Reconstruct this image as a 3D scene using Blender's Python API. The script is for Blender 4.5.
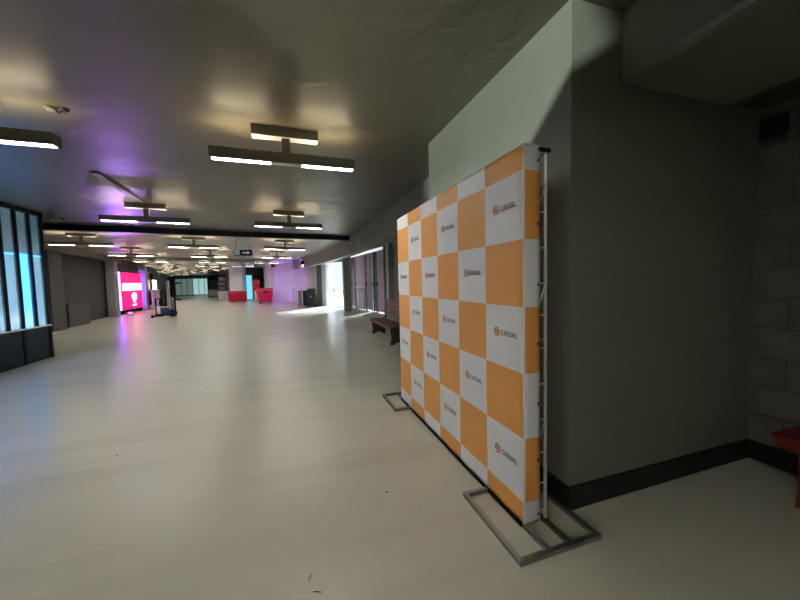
import bpy, bmesh, math, random
from mathutils import Vector, Matrix
random.seed(7)
S = bpy.context.scene
for o in list(bpy.data.objects): bpy.data.objects.remove(o)
C = S.collection

# ------------------------------------------------------------------ camera, world, exposure
cam_d = bpy.data.cameras.new('camera'); cam = bpy.data.objects.new('camera', cam_d); C.objects.link(cam)
yaw, pitch, roll = math.radians(18.0), math.radians(-3.326), math.radians(-1.38)
fw = Vector((math.sin(yaw)*math.cos(pitch), math.cos(yaw)*math.cos(pitch), math.sin(pitch)))
rt = Vector((math.cos(yaw), -math.sin(yaw), 0)); up = rt.cross(fw)
r2 = math.cos(roll)*rt + math.sin(roll)*up; u2 = -math.sin(roll)*rt + math.cos(roll)*up
cam.matrix_world = Matrix(((r2.x, u2.x, -fw.x, 0), (r2.y, u2.y, -fw.y, 0), (r2.z, u2.z, -fw.z, 1.6), (0, 0, 0, 1)))
cam_d.sensor_width = 36; cam_d.lens = 331.1/800*36; cam_d.clip_start = .02; cam_d.clip_end = 300
S.camera = cam
W = bpy.data.worlds.new('world'); S.world = W; W.use_nodes = True
W.node_tree.nodes['Background'].inputs[0].default_value = (.72, .86, 1, 1)
W.node_tree.nodes['Background'].inputs[1].default_value = 0.38
sun_d = bpy.data.lights.new('sun', 'SUN'); sun_d.energy = 14; sun_d.color = (.78, .90, 1); sun_d.angle = .25
sun = bpy.data.objects.new('sun', sun_d); C.objects.link(sun); sun.location = (9, 32, 12); sun.rotation_euler = Vector((-.51, -.68, -.50)).to_track_quat('-Z', 'Y').to_euler()
S.view_settings.view_transform = 'Standard'; S.view_settings.look = 'None'
S.view_settings.gamma = 1; S.view_settings.use_curve_mapping = False
S.view_settings.exposure = 1.68
DOWN_L, UP_L = 27.0, 7.0      # radiance of the lamp diffusers

H = 3.362                      # ceiling height
def cx(y): return -max(0., y-9)**2/140     # the hall bends to the left
def ang(y): return math.atan(max(0., y-9)/70)

# ------------------------------------------------------------------ materials
def mat(name, col, rough=.6, metal=0, emit=None, es=0, noise=0, nscale=3., bump=0, bscale=40., col2=None, spec=.5, detail=4, alpha=1, trans=0, coat=0):
    m = bpy.data.materials.new(name); m.use_nodes = True
    nt = m.node_tree; b = nt.nodes['Principled BSDF']
    b.inputs['Base Color'].default_value = (*col, 1); b.inputs['Roughness'].default_value = rough
    b.inputs['Metallic'].default_value = metal; b.inputs['Specular IOR Level'].default_value = spec
    b.inputs['Coat Weight'].default_value = coat
    if trans: b.inputs['Transmission Weight'].default_value = trans
    if alpha < 1: b.inputs['Alpha'].default_value = alpha
    if emit: b.inputs['Emission Color'].default_value = (*emit, 1); b.inputs['Emission Strength'].default_value = es
    tc = None
    if noise or bump:
        tc = nt.nodes.new('ShaderNodeTexCoord')
    if noise:
        n = nt.nodes.new('ShaderNodeTexNoise'); n.inputs['Scale'].default_value = nscale; n.inputs['Detail'].default_value = detail
        nt.links.new(tc.outputs['Object'], n.inputs['Vector'])
        r = nt.nodes.new('ShaderNodeValToRGB'); r.color_ramp.elements[0].position = .3; r.color_ramp.elements[1].position = .72
        c2 = col2 or tuple(c*(1-noise) for c in col)
        r.color_ramp.elements[0].color = (*c2, 1); r.color_ramp.elements[1].color = (*col, 1)
        nt.links.new(n.outputs['Fac'], r.inputs[0]); nt.links.new(r.outputs[0], b.inputs['Base Color'])
    if bump:
        n = nt.nodes.new('ShaderNodeTexNoise'); n.inputs['Scale'].default_value = bscale; n.inputs['Detail'].default_value = 4
        nt.links.new(tc.outputs['Object'], n.inputs['Vector'])
        bp = nt.nodes.new('ShaderNodeBump'); bp.inputs['Strength'].default_value = bump; bp.inputs['Distance'].default_value = .02
        nt.links.new(n.outputs['Fac'], bp.inputs['Height']); nt.links.new(bp.outputs[0], b.inputs['Normal'])
    return m
M = {}
# pale epoxy floor: faint blotches and long scuffs
def floor_mat():
    m = mat('epoxy_floor', (.50, .475, .385), .28, spec=.45); nt = m.node_tree; b = nt.nodes['Principled BSDF']
    tc = nt.nodes.new('ShaderNodeTexCoord')
    n1 = nt.nodes.new('ShaderNodeTexNoise'); n1.inputs['Scale'].default_value = .9; n1.inputs['Detail'].default_value = 5
    nt.links.new(tc.outputs['Object'], n1.inputs['Vector'])
    r1 = nt.nodes.new('ShaderNodeValToRGB'); r1.color_ramp.elements[0].position = .1; r1.color_ramp.elements[1].position = .9
    r1.color_ramp.elements[0].color = (.46, .45, .36, 1); r1.color_ramp.elements[1].color = (.53, .515, .425, 1)
    nt.links.new(n1.outputs['Fac'], r1.inputs[0])
    mp = nt.nodes.new('ShaderNodeMapping'); mp.inputs['Rotation'].default_value = (0, 0, math.radians(6)); mp.inputs['Scale'].default_value = (.4, 3.0, 1)
    nt.links.new(tc.outputs['Object'], mp.inputs[0])
    n2 = nt.nodes.new('ShaderNodeTexNoise'); n2.inputs['Scale'].default_value = .8; n2.inputs['Detail'].default_value = 6
    nt.links.new(mp.outputs[0], n2.inputs['Vector'])
    r2_ = nt.nodes.new('ShaderNodeValToRGB'); r2_.color_ramp.elements[0].position = .50; r2_.color_ramp.elements[1].position = .72
    r2_.color_ramp.elements[0].color = (1, 1, 1, 1); r2_.color_ramp.elements[1].color = (.87, .86, .84, 1)
    nt.links.new(n2.outputs['Fac'], r2_.inputs[0])
    mx = nt.nodes.new('ShaderNodeMix'); mx.data_type = 'RGBA'; mx.blend_type = 'MULTIPLY'; mx.inputs[0].default_value = 1
    nt.links.new(r1.outputs[0], mx.inputs[6]); nt.links.new(r2_.outputs[0], mx.inputs[7]); nt.links.new(mx.outputs[2], b.inputs['Base Color'])
    return m
M['floor'] = floor_mat()
def ceil_mat(nm='painted_ceiling', ca=(.135, .122, .088, 1), cb=(.175, .155, .115, 1)):
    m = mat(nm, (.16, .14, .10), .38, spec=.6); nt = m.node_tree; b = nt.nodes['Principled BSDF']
    tc = nt.nodes.new('ShaderNodeTexCoord')
    n1 = nt.nodes.new('ShaderNodeTexNoise'); n1.inputs['Scale'].default_value = .8; n1.inputs['Detail'].default_value = 6
    nt.links.new(tc.outputs['Object'], n1.inputs['Vector'])
    r1 = nt.nodes.new('ShaderNodeValToRGB'); r1.color_ramp.elements[0].position = .3; r1.color_ramp.elements[1].position = .7
    r1.color_ramp.elements[0].color = ca; r1.color_ramp.elements[1].color = cb
    nt.links.new(n1.outputs['Fac'], r1.inputs[0]); nt.links.new(r1.outputs[0], b.inputs['Base Color'])
    n3 = nt.nodes.new('ShaderNodeTexNoise'); n3.inputs['Scale'].default_value = 3.2; n3.inputs['Detail'].default_value = 3; n3.inputs['Distortion'].default_value = .6
    n4 = nt.nodes.new('ShaderNodeTexNoise'); n4.inputs['Scale'].default_value = .55; n4.inputs['Detail'].default_value = 2
    for n in (n3, n4): nt.links.new(tc.outputs['Object'], n.inputs['Vector'])
    r4 = nt.nodes.new('ShaderNodeValToRGB'); r4.color_ramp.elements[0].position = .42; r4.color_ramp.elements[1].position = .68
    r4.color_ramp.elements[0].color = (.08, .08, .08, 1)
    nt.links.new(n4.outputs['Fac'], r4.inputs[0])
    mu = nt.nodes.new('ShaderNodeMath'); mu.operation = 'MULTIPLY'; nt.links.new(n3.outputs['Fac'], mu.inputs[0]); nt.links.new(r4.outputs[0], mu.inputs[1])
    bp = nt.nodes.new('ShaderNodeBump'); bp.inputs['Strength'].default_value = .55; bp.inputs['Distance'].default_value = .05
    nt.links.new(mu.outputs[0], bp.inputs['Height']); nt.links.new(bp.outputs[0], b.inputs['Normal'])
    return m
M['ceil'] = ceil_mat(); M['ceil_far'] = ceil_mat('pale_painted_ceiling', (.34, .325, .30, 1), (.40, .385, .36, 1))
M['wall'] = mat('grey_green_paint', (.235, .24, .19), .45, noise=.16, nscale=1.3, bump=.12, bscale=60)
M['wall_dk'] = mat('dark_grey_paint', (.068, .066, .058), .6, spec=.2, noise=.15, nscale=1.1, bump=.1, bscale=30)
M['wall_mid'] = mat('mid_grey_paint', (.11, .107, .095), .6, spec=.25, noise=.15, nscale=1.2, bump=.1, bscale=30)
M['wall_lt'] = mat('pale_grey_paint', (.45, .45, .46), .5, noise=.1, nscale=1.5)
M['white_wall'] = mat('white_plaster', (.72, .72, .74), .5, noise=.08, nscale=1.)
M['block'] = mat('concrete_block', (.17, .17, .16), .8, noise=.3, nscale=5, bump=.4, bscale=70)
M['mortar'] = mat('mortar', (.09, .09, .085), .9, noise=.2, nscale=9)
M['black'] = mat('black_rubber', (.012, .012, .012), .45, noise=.3, nscale=6)
M['blackm'] = mat('black_metal', (.006, .007, .009), .6, metal=.0, spec=.12, noise=.2, nscale=8)
M['lamp'] = mat('bronze_lamp_paint', (.24, .235, .20), .45, metal=.1, noise=.1, nscale=8)
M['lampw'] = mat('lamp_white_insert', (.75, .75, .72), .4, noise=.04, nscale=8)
M['down'] = mat('lit_diffuser', (.9, .9, .9), .5, emit=(1, .97, .90), es=DOWN_L, noise=.02)
M['upl'] = mat('lit_warm_diffuser', (.9, .85, .7), .5, emit=(1, .82, .50), es=UP_L, noise=.02)
M['steel'] = mat('brushed_steel', (.36, .36, .345), .33, metal=1, noise=.15, nscale=12)
M['alu'] = mat('aluminium_tube', (.75, .76, .75), .4, metal=.5, noise=.1, nscale=20)
M['orange'] = mat('orange_fabric', (.93, .43, .105), .5, noise=.05, nscale=4, bump=.08, bscale=300)
M['white'] = mat('white_fabric', (.87, .87, .88), .5, noise=.03, nscale=4, bump=.08, bscale=300)
M['ink'] = mat('dark_ink', (.03, .03, .035), .6, noise=.1)
M['inko'] = mat('orange_ink', (.78, .28, .08), .6, noise=.1)
M['wood'] = mat('red_brown_wood', (.14, .042, .028), .4, noise=.45, nscale=7, bump=.15, bscale=30)
M['red'] = mat('red_plastic', (.62, .015, .03), .35, noise=.1, nscale=4)
M['redw'] = mat('red_bench_paint', (.20, .02, .015), .45, noise=.3, nscale=6)
M['redlid'] = mat('red_lid_plastic', (.75, .06, .05), .4, noise=.1, nscale=4)
M['mauve'] = mat('mauve_metal', (.52, .38, .53), .5, noise=.15, nscale=3)
M['doorfr'] = mat('door_frame_grey', (.10, .105, .10), .5, noise=.15, nscale=3)
M['grey'] = mat('grey_metal', (.30, .30, .30), .4, metal=.5, noise=.15, nscale=8)
M['blue'] = mat('blue_plastic', (.03, .07, .25), .35, noise=.1, nscale=6)
M['dkblue'] = mat('dark_blue_panel', (.008, .022, .033), .5, spec=.15, noise=.2, nscale=3)
M['pink'] = mat('pink_screen_light', (.2, 0, .04), .5, emit=(1, .002, .11), es=.62, noise=.05)
M['pinkw'] = mat('white_screen_light', (.8, .8, .8), .3, emit=(1, .62, .95), es=.8, noise=.02)
M['glass'] = mat('tinted_glass', (.55, .75, .85), .08, alpha=.30, noise=.05, nscale=2)
M['kb'] = mat('blue_backlit_panel', (.05, .25, .5), .5, emit=(.035, .30, 1), es=2.2, noise=.2, nscale=2)
M['kt'] = mat('teal_backlit_panel', (.2, .3, .35), .5, emit=(.19, .42, .62), es=.5, noise=.2, nscale=2)
M['ku'] = mat('dim_backlit_panel', (.2, .3, .35), .5, emit=(.12, .27, .36), es=.13, noise=.2, nscale=2)
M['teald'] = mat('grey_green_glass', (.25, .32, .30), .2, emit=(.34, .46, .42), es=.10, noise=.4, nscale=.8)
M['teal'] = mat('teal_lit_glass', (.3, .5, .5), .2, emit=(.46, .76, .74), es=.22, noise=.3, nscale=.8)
M['warm'] = mat('warm_shop_light', (.8, .7, .5), .5, emit=(1, .85, .68), es=1.6, noise=.05)
M['purplelens'] = mat('purple_lens', (.3, .1, .5), .3, emit=(.45, .16, 1), es=.7, noise=.02)
M['violet'] = mat('violet_added_glow', (.3, .2, .5), .3, emit=(.24, .07, 1), es=7, noise=.02)  # glow of the strips added at the pink screen's sides
M['sign'] = mat('dark_green_sign', (.012, .02, .016), .4, noise=.1)
M['signw'] = mat('white_sign_print', (.8, .85, .8), .5, emit=(.8, 1, .9), es=.08, noise=.02)
M['cyan'] = mat('cyan_lit_panel', (.2, .6, .8), .3, emit=(.16, .62, .85), es=.35, noise=.2, nscale=2)
M['cream'] = mat('pale_plastic', (.6, .58, .56), .5, noise=.1)
M['dirt'] = mat('dark_debris', (.02, .018, .015), .8, noise=.2)

# ------------------------------------------------------------------ builders
def obj(name, bm, m, parent=None, smooth=False, bevel=0):
    if bevel:
        bmesh.ops.bevel(bm, geom=[e for e in bm.edges if e.is_manifold and e.calc_face_angle(0) > .6], offset=bevel, segments=2, affect='EDGES', profile=.6)
    me = bpy.data.meshes.new(name); bmesh.ops.recalc_face_normals(bm, faces=bm.faces); bm.to_mesh(me); bm.free()
    for mm in (m if isinstance(m, (list, tuple)) else [m]): me.materials.append(M[mm])
    if smooth:
        me.shade_smooth()
        try: me.set_sharp_from_angle(angle=.7)
        except Exception: pass
    o = bpy.data.objects.new(name, me); C.objects.link(o)
    if parent: o.parent = parent
    return o
def box(bm, a, b, mt=None):
    mt = mt or Matrix()
    v = [bm.verts.new(mt @ Vector((x, y, z))) for x in (a[0], b[0]) for y in (a[1], b[1]) for z in (a[2], b[2])]
    for f in ((0, 1, 3, 2), (4, 6, 7, 5), (0, 4, 5, 1), (2, 3, 7, 6), (0, 2, 6, 4), (1, 5, 7, 3)): bm.faces.new([v[i] for i in f])
def tube(bm, pts, r, n=8, r2=None):
    pts = [Vector(p) for p in pts]; rings = []
    for i, p in enumerate(pts):
        d = (pts[min(i+1, len(pts)-1)] - pts[max(i-1, 0)]).normalized()
        a = d.orthogonal().normalized() if i == 0 else (rings_a - rings_a.dot(d)*d).normalized()
        rings_a = a; b_ = d.cross(a)
        rr = r if r2 is None else r + (r2-r)*i/(len(pts)-1)
        rings.append([bm.verts.new(p + rr*(math.cos(t)*a + math.sin(t)*b_)) for t in [2*math.pi*k/n for k in range(n)]])
    for i in range(len(rings)-1):
        for k in range(n): bm.faces.new((rings[i][k], rings[i][(k+1) % n], rings[i+1][(k+1) % n], rings[i+1][k]))
    bm.faces.new(rings[0][::-1]); bm.faces.new(rings[-1])
def prism(bm, poly, t, mt=None):
    # poly in local XZ (x, z), thickness t along local Y
    mt = mt or Matrix()
    a = [bm.verts.new(mt @ Vector((x, -t/2, z))) for x, z in poly]; b = [bm.verts.new(mt @ Vector((x, t/2, z))) for x, z in poly]
    bm.faces.new(a); bm.faces.new(b[::-1]); n = len(poly)
    for i in range(n): bm.faces.new((a[i], b[i], b[(i+1) % n], a[(i+1) % n]))
def lathe(bm, prof, c, n=20):
    c = Vector(c); rings = [[bm.verts.new(c + Vector((r*math.cos(2*math.pi*k/n), r*math.sin(2*math.pi*k/n), z))) for k in range(n)] for r, z in prof]
    for i in range(len(rings)-1):
        for k in range(n): bm.faces.new((rings[i][k], rings[i][(k+1) % n], rings[i+1][(k+1) % n], rings[i+1][k]))
    bm.faces.new(rings[0][::-1]); bm.faces.new(rings[-1])
def disc_x(bm, c, r, t, n=16, axis='X'):
    ax = {'X': Vector((1, 0, 0)), 'Y': Vector((0, 1, 0))}[axis]
    c = Vector(c); tube(bm, [c-ax*t/2, c+ax*t/2], r, n)
def B(name, a, b, m, parent=None, bevel=0, mt=None):
    bm = bmesh.new(); box(bm, a, b, mt); return obj(name, bm, m, parent, bevel=bevel)
def tag(o, label, cat=None, group=None):
    o['label'] = label
    if cat: o['category'] = cat
    if group: o['group'] = group
    return o
def thing(name, label, cat, loc=(0, 0, 0), rz=0, group=None):
    o = bpy.data.objects.new(name, None); C.objects.link(o); o.empty_display_size = .1
    o.location = loc; o.rotation_euler = (0, 0, rz); return tag(o, label, cat, group)
def struct(o, label, cat=None):
    o['kind'] = 'structure'; o['label'] = label; o['category'] = cat or o.name.split('_')[0]; return o
def copy_tree(o, parent=None):
    c = o.copy(); C.objects.link(c); c.parent = parent
    for ch in list(o.children): copy_tree(ch, c)
    return c
def wallseg(bm, p, q, z0, z1, t):
    # a straight slab from p to q (plan points), thickness t to the right of p->q
    p = Vector((*p, 0)); q = Vector((*q, 0)); d = (q-p); L = d.length; a = math.atan2(d.y, d.x)
    box(bm, (0, -t, z0), (L, 0, z1), Matrix.Translation(p) @ Matrix.Rotation(a, 4, 'Z'))

# ------------------------------------------------------------------ the setting
struct(B('floor', (-30, -9.2, -.2), (6.2, 72, 0), 'floor'), 'pale beige glossy epoxy floor with faint scuffs', 'floor')
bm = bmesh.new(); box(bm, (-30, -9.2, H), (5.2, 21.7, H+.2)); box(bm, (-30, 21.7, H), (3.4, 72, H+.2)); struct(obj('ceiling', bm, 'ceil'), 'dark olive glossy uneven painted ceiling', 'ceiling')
struct(B('wall_back', (-10.2, -9.2, 0), (5.2, -9, H), 'wall_dk'), 'plain dark wall behind the viewer', 'wall')
# projecting block beside the backdrop
struct(B('wall_right', (1.758, 1.742, 0), (5.2, 4.06, H), 'wall', bevel=.006), 'grey green painted wall block behind the chequered backdrop', 'wall')
bm = bmesh.new(); box(bm, (1.738, 1.722, 0), (3.72, 1.742, .158)); o = obj('baseboard_front', bm, 'black', bevel=.004); struct(o, 'black baseboard along the front of the grey wall block', 'baseboard')
bm = bmesh.new(); box(bm, (1.738, 1.742, 0), (1.758, 4.06, .158)); o = obj('baseboard_side', bm, 'black', bevel=.004); struct(o, 'black baseboard along the wall block side behind backdrop', 'baseboard')
struct(B('baseboard_alcove', (3.70, -9, 0), (3.72, 1.722, .158), 'black', bevel=.004), 'black baseboard along the concrete block wall', 'baseboard')
# alcove wall of concrete blocks
wa = struct(B('wall_alcove', (3.735, -9, 0), (5.2, 1.742, H), 'mortar'), 'dark concrete block wall of the alcove', 'wall')
course, bl = .2465, .44
blockme = {}
k = 0
for c in range(14):
    z0 = -.09 + c*course; z1 = z0+course-.007
    z0 = max(z0, .0); z1 = min(z1, H)
    if z1-z0 < .03: continue
    y = 1.742 + (0 if c % 2 else -.0) - (0 if c % 2 == 0 else 0)
    yb = 1.742; first = True
    while yb > -.6:
        L = (bl*.5 if c % 2 else bl) if first else bl
        first = False
        if c == 11 and abs(yb-1.742) < .01: # the vent opening takes the place of a block here
            ya = yb-.0; yb -= L; 
            B('block', (3.72, yb+.007, z0), (3.76, ya-.155 if False else ya-.17, z1), 'block', wa, bevel=.003)
            continue
        key = (round(z1-z0, 3), round(L, 3))
        if key not in blockme:
            o = B('block', (0, .007, 0), (.04, L, z1-z0), 'block', wa, bevel=.004); blockme[key] = o.data
        else:
            o = bpy.data.objects.new('block', blockme[key]); C.objects.link(o); o.parent = wa
        o.location = (3.72+random.uniform(-.001, .003), yb-L, z0); yb -= L
# ceiling beam of the alcove and the duct by the block wall
bm = bmesh.new(); prism(bm, [(2.19, H), (2.19, 2.95), (2.205, 2.92), (2.24, 2.905), (3.30, 2.905), (3.34, 2.93), (3.34, H)], 10.7, Matrix.Translation((0, 1.742-5.35, 0)))
struct(obj('trim_1', bm, 'wall', bevel=.0), 'grey green boxed ceiling beam over the alcove', 'beam')
bm = bmesh.new(); prism(bm, [(3.42, 3.02), (3.46, 2.93), (3.72, 2.93), (3.72, 3.14), (3.46, 3.14)], 10.7, Matrix.Translation((0, 1.742-5.35, 0)))
struct(obj('trim_2', bm, 'wall_dk'), 'dark duct boxing along the top of the block wall', 'duct')
vt = thing('wall_vent', 'black recessed rectangular vent high on the block wall', 'vent', (3.72, 1.66, 2.69))
B('vent_recess', (.012, -.085, 0), (.05, .075, .13), 'black', vt)
bm = bmesh.new()
for a, b in (((-.006, -.09, -.008), (.02, .08, 0)), ((-.006, -.09, .13), (.02, .08, .138)), ((-.006, -.09, 0), (.02, -.082, .13)), ((-.006, .072, 0), (.02, .08, .13))): box(bm, a, b)
obj('vent_frame', bm, 'blackm', vt)
# soffit beam along the right of the hall, following its bend
def curve_strip(name, off0, off1, z0, z1, ya, yb, m, label, cat, n=24):
    bm = bmesh.new(); prev = None
    for i in range(n+1):
        y = ya + (yb-ya)*i/n; c = cx(y)
        r = [bm.verts.new((c+x, y, z)) for x, z in ((off0, z0), (off1, z0), (off1, z1), (off0, z1))]
        if prev:
            for j in range(4): bm.faces.new((prev[j], prev[(j+1) % 4], r[(j+1) % 4], r[j]))
        else: bm.faces.new(r)
        prev = r
    bm.faces.new(prev[::-1])
    return struct(obj(name, bm, m), label, cat)
curve_strip('trim_3', 2.3, 2.62, 2.68, H, 4.06, 26.5, 'wall', 'grey green downstand beam running along the right of the hall', 'beam')
curve_strip('trim_4', -9.6, -8.15, 3.05, H, 10.5, 34, 'ceil', 'boxed soffit over the left wall of the hall', 'soffit')
# cross beams
bm = bmesh.new(); wallseg(bm, (-9.3, 11.15), (2.24, 13.1), 3.20, H, .22); struct(obj('trim_5', bm, 'black', bevel=.012), 'black narrow beam crossing the ceiling', 'beam')
bm = bmesh.new(); wallseg(bm, (-9.5, 22.6), (1.3, 27.6), 3.16, H, .3); struct(obj('trim_6', bm, 'lamp'), 'grey brown far beam crossing the ceiling', 'beam')
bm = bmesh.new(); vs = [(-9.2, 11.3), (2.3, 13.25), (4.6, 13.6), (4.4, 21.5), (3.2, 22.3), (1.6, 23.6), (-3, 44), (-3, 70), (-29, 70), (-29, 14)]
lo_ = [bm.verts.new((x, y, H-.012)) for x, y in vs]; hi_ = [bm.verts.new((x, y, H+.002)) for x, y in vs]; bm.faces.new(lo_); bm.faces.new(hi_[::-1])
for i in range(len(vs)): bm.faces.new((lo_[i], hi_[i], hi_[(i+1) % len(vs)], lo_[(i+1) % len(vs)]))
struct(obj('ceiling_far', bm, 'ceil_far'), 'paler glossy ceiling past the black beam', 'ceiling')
# left wall, bending with the hall
bm = bmesh.new()
LP = [(-9.0, -9), (-9.0, 15.6), (-9.0, 16.7), (-9.75, 22.6), (-10.1, 26.6), (-11.2, 31), (-14.2, 45), (-20, 66)]
for p, q in zip(LP[:-1], LP[1:]): wallseg(bm, q, p, 0, H, .2) if False else wallseg(bm, p, q, 0, H, -.2)
struct(obj('wall_left', bm, 'wall_dk'), 'dark grey wall along the left of the hall', 'wall')
struct(B('trim_7', (-9.0, 15.75, 0), (-8.55, 16.55, 3.05), 'wall_mid', bevel=.02), 'grey pilaster of the left wall beside the blue kiosk', 'pilaster')
bm = bmesh.new(); wallseg(bm, (-9.62, 22.15), (-9.70, 22.75), 0, 3.05, .38); struct(obj('trim_8', bm, 'wall_lt', bevel=.02), 'pale pilaster left of the pink screen', 'pilaster')
bm = bmesh.new(); wallseg(bm, (-10.0, 27.25), (-10.1, 27.9), 0, 3.05, .38); struct(obj('trim_9', bm, 'wall_lt', bevel=.02), 'pale pilaster right of the pink screen', 'pilaster')
# right wall behind the bench, columns, then the daylight opening
bm = bmesh.new(); wallseg(bm, (4.45, 4.06), (4.45, 14.7), 0, H, .2); struct(obj('wall_side', bm, 'wall'), 'grey green wall behind the bench', 'wall')
struct(B('trim_10', (4.25, 14.7, 0), (4.65, 15.2, H), 'wall_lt', bevel=.01), 'pale grey column right of the mauve gates', 'column')
struct(B('trim_11', (2.72, 18.2, 0), (3.10, 18.6, H), 'wall', bevel=.015), 'grey column in front of the mauve gates', 'column')
bm = bmesh.new(); wallseg(bm, (2.18, 23.05), (1.95, 23.15), 0, H, .3); struct(obj('trim_12', bm, 'wall_lt'), 'pale jamb of the daylight opening', 'jamb')
bm = bmesh.new(); wallseg(bm, (1.95, 23.15), (1.62, 23.4), 0, H, .35); struct(obj('wall_jamb', bm, 'doorfr'), 'dark green wall between purple wall and daylight opening', 'wall')
bm = bmesh.new(); wallseg(bm, (3.52, 21.6), (3.22, 22.15), 0, H, .25); wallseg(bm, (3.22, 22.15), (2.2, 23.05), 2.95, H, .25)
struct(obj('trim_13', bm, 'doorfr'), 'dark lintel and jamb of the daylight opening', 'lintel')
# purple lit wall with a rounded end
bm = bmesh.new(); pts = [(1.55, 23.5), (1.38, 25.3), (1.0, 26.6), (.85, 27.6), (.3, 28.7), (-.4, 29.5), (-1.0, 30.0), (-1.5, 30.35), (-1.85, 30.7), (-2.1, 31.15), (-2.25, 31.7), (-2.3, 32.3), (-2.5, 35), (-3.1, 41)]
for p, q in zip(pts[:-1], pts[1:]): wallseg(bm, p, q, 0, H, .12)
struct(obj('wall_round', bm, 'white_wall'), 'white wall with a rounded end washed in purple light', 'wall')
# far walls
bm = bmesh.new(); wallseg(bm, (-5.95, 38.2), (-4.55, 37.2), 0, H, .3); struct(obj('wall_far_pale', bm, 'white_wall'), 'pale far wall panel behind the red bins', 'wall')
for nm, p, q in (('wall_far_near', (-7.2, 42), (-5.95, 38.25)), ('wall_far_mid', (-9.0, 50), (-7.2, 42)), ('wall_far_end', (-9.0, 62.5), (-9.0, 50))):
    bm = bmesh.new(); wallseg(bm, p, q, 0, H, .3); struct(obj(nm, bm, 'wall_mid'), 'dark far wall on the right of the bend, %s stretch' % nm.split('_')[-1], 'wall')
bm = bmesh.new(); wallseg(bm, (-30, 66), (-9, 62), 0, H, -.3); struct(obj('wall_far', bm, 'wall_mid'), 'dark wall closing the far end of the hall', 'wall')
bm = bmesh.new(); wallseg(bm, (-4.55, 37.3), (-2.4, 41), 0, H, .2); struct(obj('wall_far_recess', bm, 'wall_mid'), 'dark recess wall beside the cyan door', 'wall')

# ------------------------------------------------------------------ the chequered backdrop
bd = thing('backdrop', 'orange and white chequered fabric backdrop on a steel tube stand', 'backdrop', (1.343, 1.685, 0))
CW = .4142; NC = 6; zr = [.034, .175, .59, 1.004, 1.419, 1.833, 2.248, 2.397]; DEP = .118; WID = CW*NC
def wob(y, z):      # slack folds of the cloth near its edges
    e = math.exp(-z*4.5)
    return .0035*e*math.sin(y*23+z*17) + .0005*math.sin(y*5.1+z*3.3) + .0005*math.sin(z*7-y*2.2)
bm = bmesh.new()
sub = 6
for ci in range(NC):
    for ri in range(7):
        for a in range(sub):
            for b in range(sub):
                ya, yb = (ci+a/sub)*CW, (ci+(a+1)/sub)*CW
                za, zb = [zr[ri]+(zr[ri+1]-zr[ri])*(b+q)/sub for q in (0, 1)]
                f = bm.faces.new([bm.verts.new((wob(y, z)*(0 if y < .001 or y > WID-.001 else 1), y, z)) for y, z in ((ya, za), (yb, za), (yb, zb), (ya, zb))])
                f.material_index = 0 if (ri+ci) % 2 == 0 else 1
bmesh.ops.remove_doubles(bm, verts=bm.verts, dist=1e-5)
fr = obj('fabric_front', bm, ['orange', 'white'], bd, smooth=True)
md = fr.modifiers.new('cloth', 'SOLIDIFY'); md.thickness = .004; md.offset = 0
def side(name, y, ph):
    bm = bmesh.new()
    for ri in range(7):
        n = 6
        for b in range(n):
            za, zb = [zr[ri]+(zr[ri+1]-zr[ri])*(b+q)/n for q in (0, 1)]
            for a in range(4):
                xa, xb = DEP*a/4, DEP*(a+1)/4
                w = lambda x, z: .005*math.exp(-z*5)*math.sin(x*70+z*30)*(x/DEP) + .0012*math.sin(z*9+x*20)
                f = bm.faces.new([bm.verts.new((x, y+(w(x, z) if x > 0 else 0), z)) for x, z in ((xa, za), (xb, za), (xb, zb), (xa, zb))])
                f.material_index = 1 if (ri+ph) % 2 == 0 else 0
    bmesh.ops.remove_doubles(bm, verts=bm.verts, dist=1e-5)
    o = obj(name, bm, ['orange', 'white'], bd, smooth=True); m_ = o.modifiers.new('cloth', 'SOLIDIFY'); m_.thickness = .004; m_.offset = 0
    return o
near_return = side('fabric_return', 0, 0); side('fabric_return', WID, 1)
B('fabric_top', (0, 0, 2.395), (DEP, WID, 2.399), 'white', bd)
B('edge_piping', (-.004, -.004, .034), (.004, .004, 2.399), 'white', bd)
for z in (.075, .43, .8, 1.18, 1.55, 1.92, 2.3):    # velcro tabs along the return
    B('fastener', (DEP-.02, -.007, z), (DEP-.008, -.002, z+.014), 'black', near_return)
# printed logos
def text_mesh(s, size):
    cu = bpy.data.curves.new('lettering', 'FONT'); cu.body = s; cu.size = size; cu.extrude = .0004; cu.resolution_u = 3; cu.offset = .0004; cu.space_character = 1.14
    t = bpy.data.objects.new('lettering', cu); C.objects.link(t)
    dg = bpy.context.evaluated_depsgraph_get(); me = bpy.data.meshes.new_from_object(t.evaluated_get(dg))
    bpy.data.objects.remove(t); me.name = 'lettering'; return me
tm = text_mesh('CASUAL', .0605)
xs = [v.co.x for v in tm.vertices]; sx = .168/(max(xs)-min(xs)); x0 = min(xs)
for v in tm.vertices: v.co = Vector(((v.co.x-x0)*sx, v.co.y*.82, v.co.z))
tm.materials.clear(); tm.materials.append(M['ink'])
bm = bmesh.new()      # emblem: ring with a curled mark inside, local XY
def ring(bm, r0, r1, t0, t1, cxx=0, cyy=0, n=20):
    vs = []
    for i in range(n+1):
        t = t0+(t1-t0)*i/n; vs.append([bm.verts.new((cxx+r*math.cos(t), cyy+r*math.sin(t), zz)) for r in (r0, r1) for zz in (0, .0008)])
    for i in range(n):
        a, b = vs[i], vs[i+1]
        for q in ((0, 1, 3, 2),):
            bm.faces.new((a[1], a[3], b[3], b[1])); bm.faces.new((a[0], b[0], b[2], a[2])); bm.faces.new((a[2], b[2], b[3], a[3])); bm.faces.new((a[0], a[1], b[1], b[0]))
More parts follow.
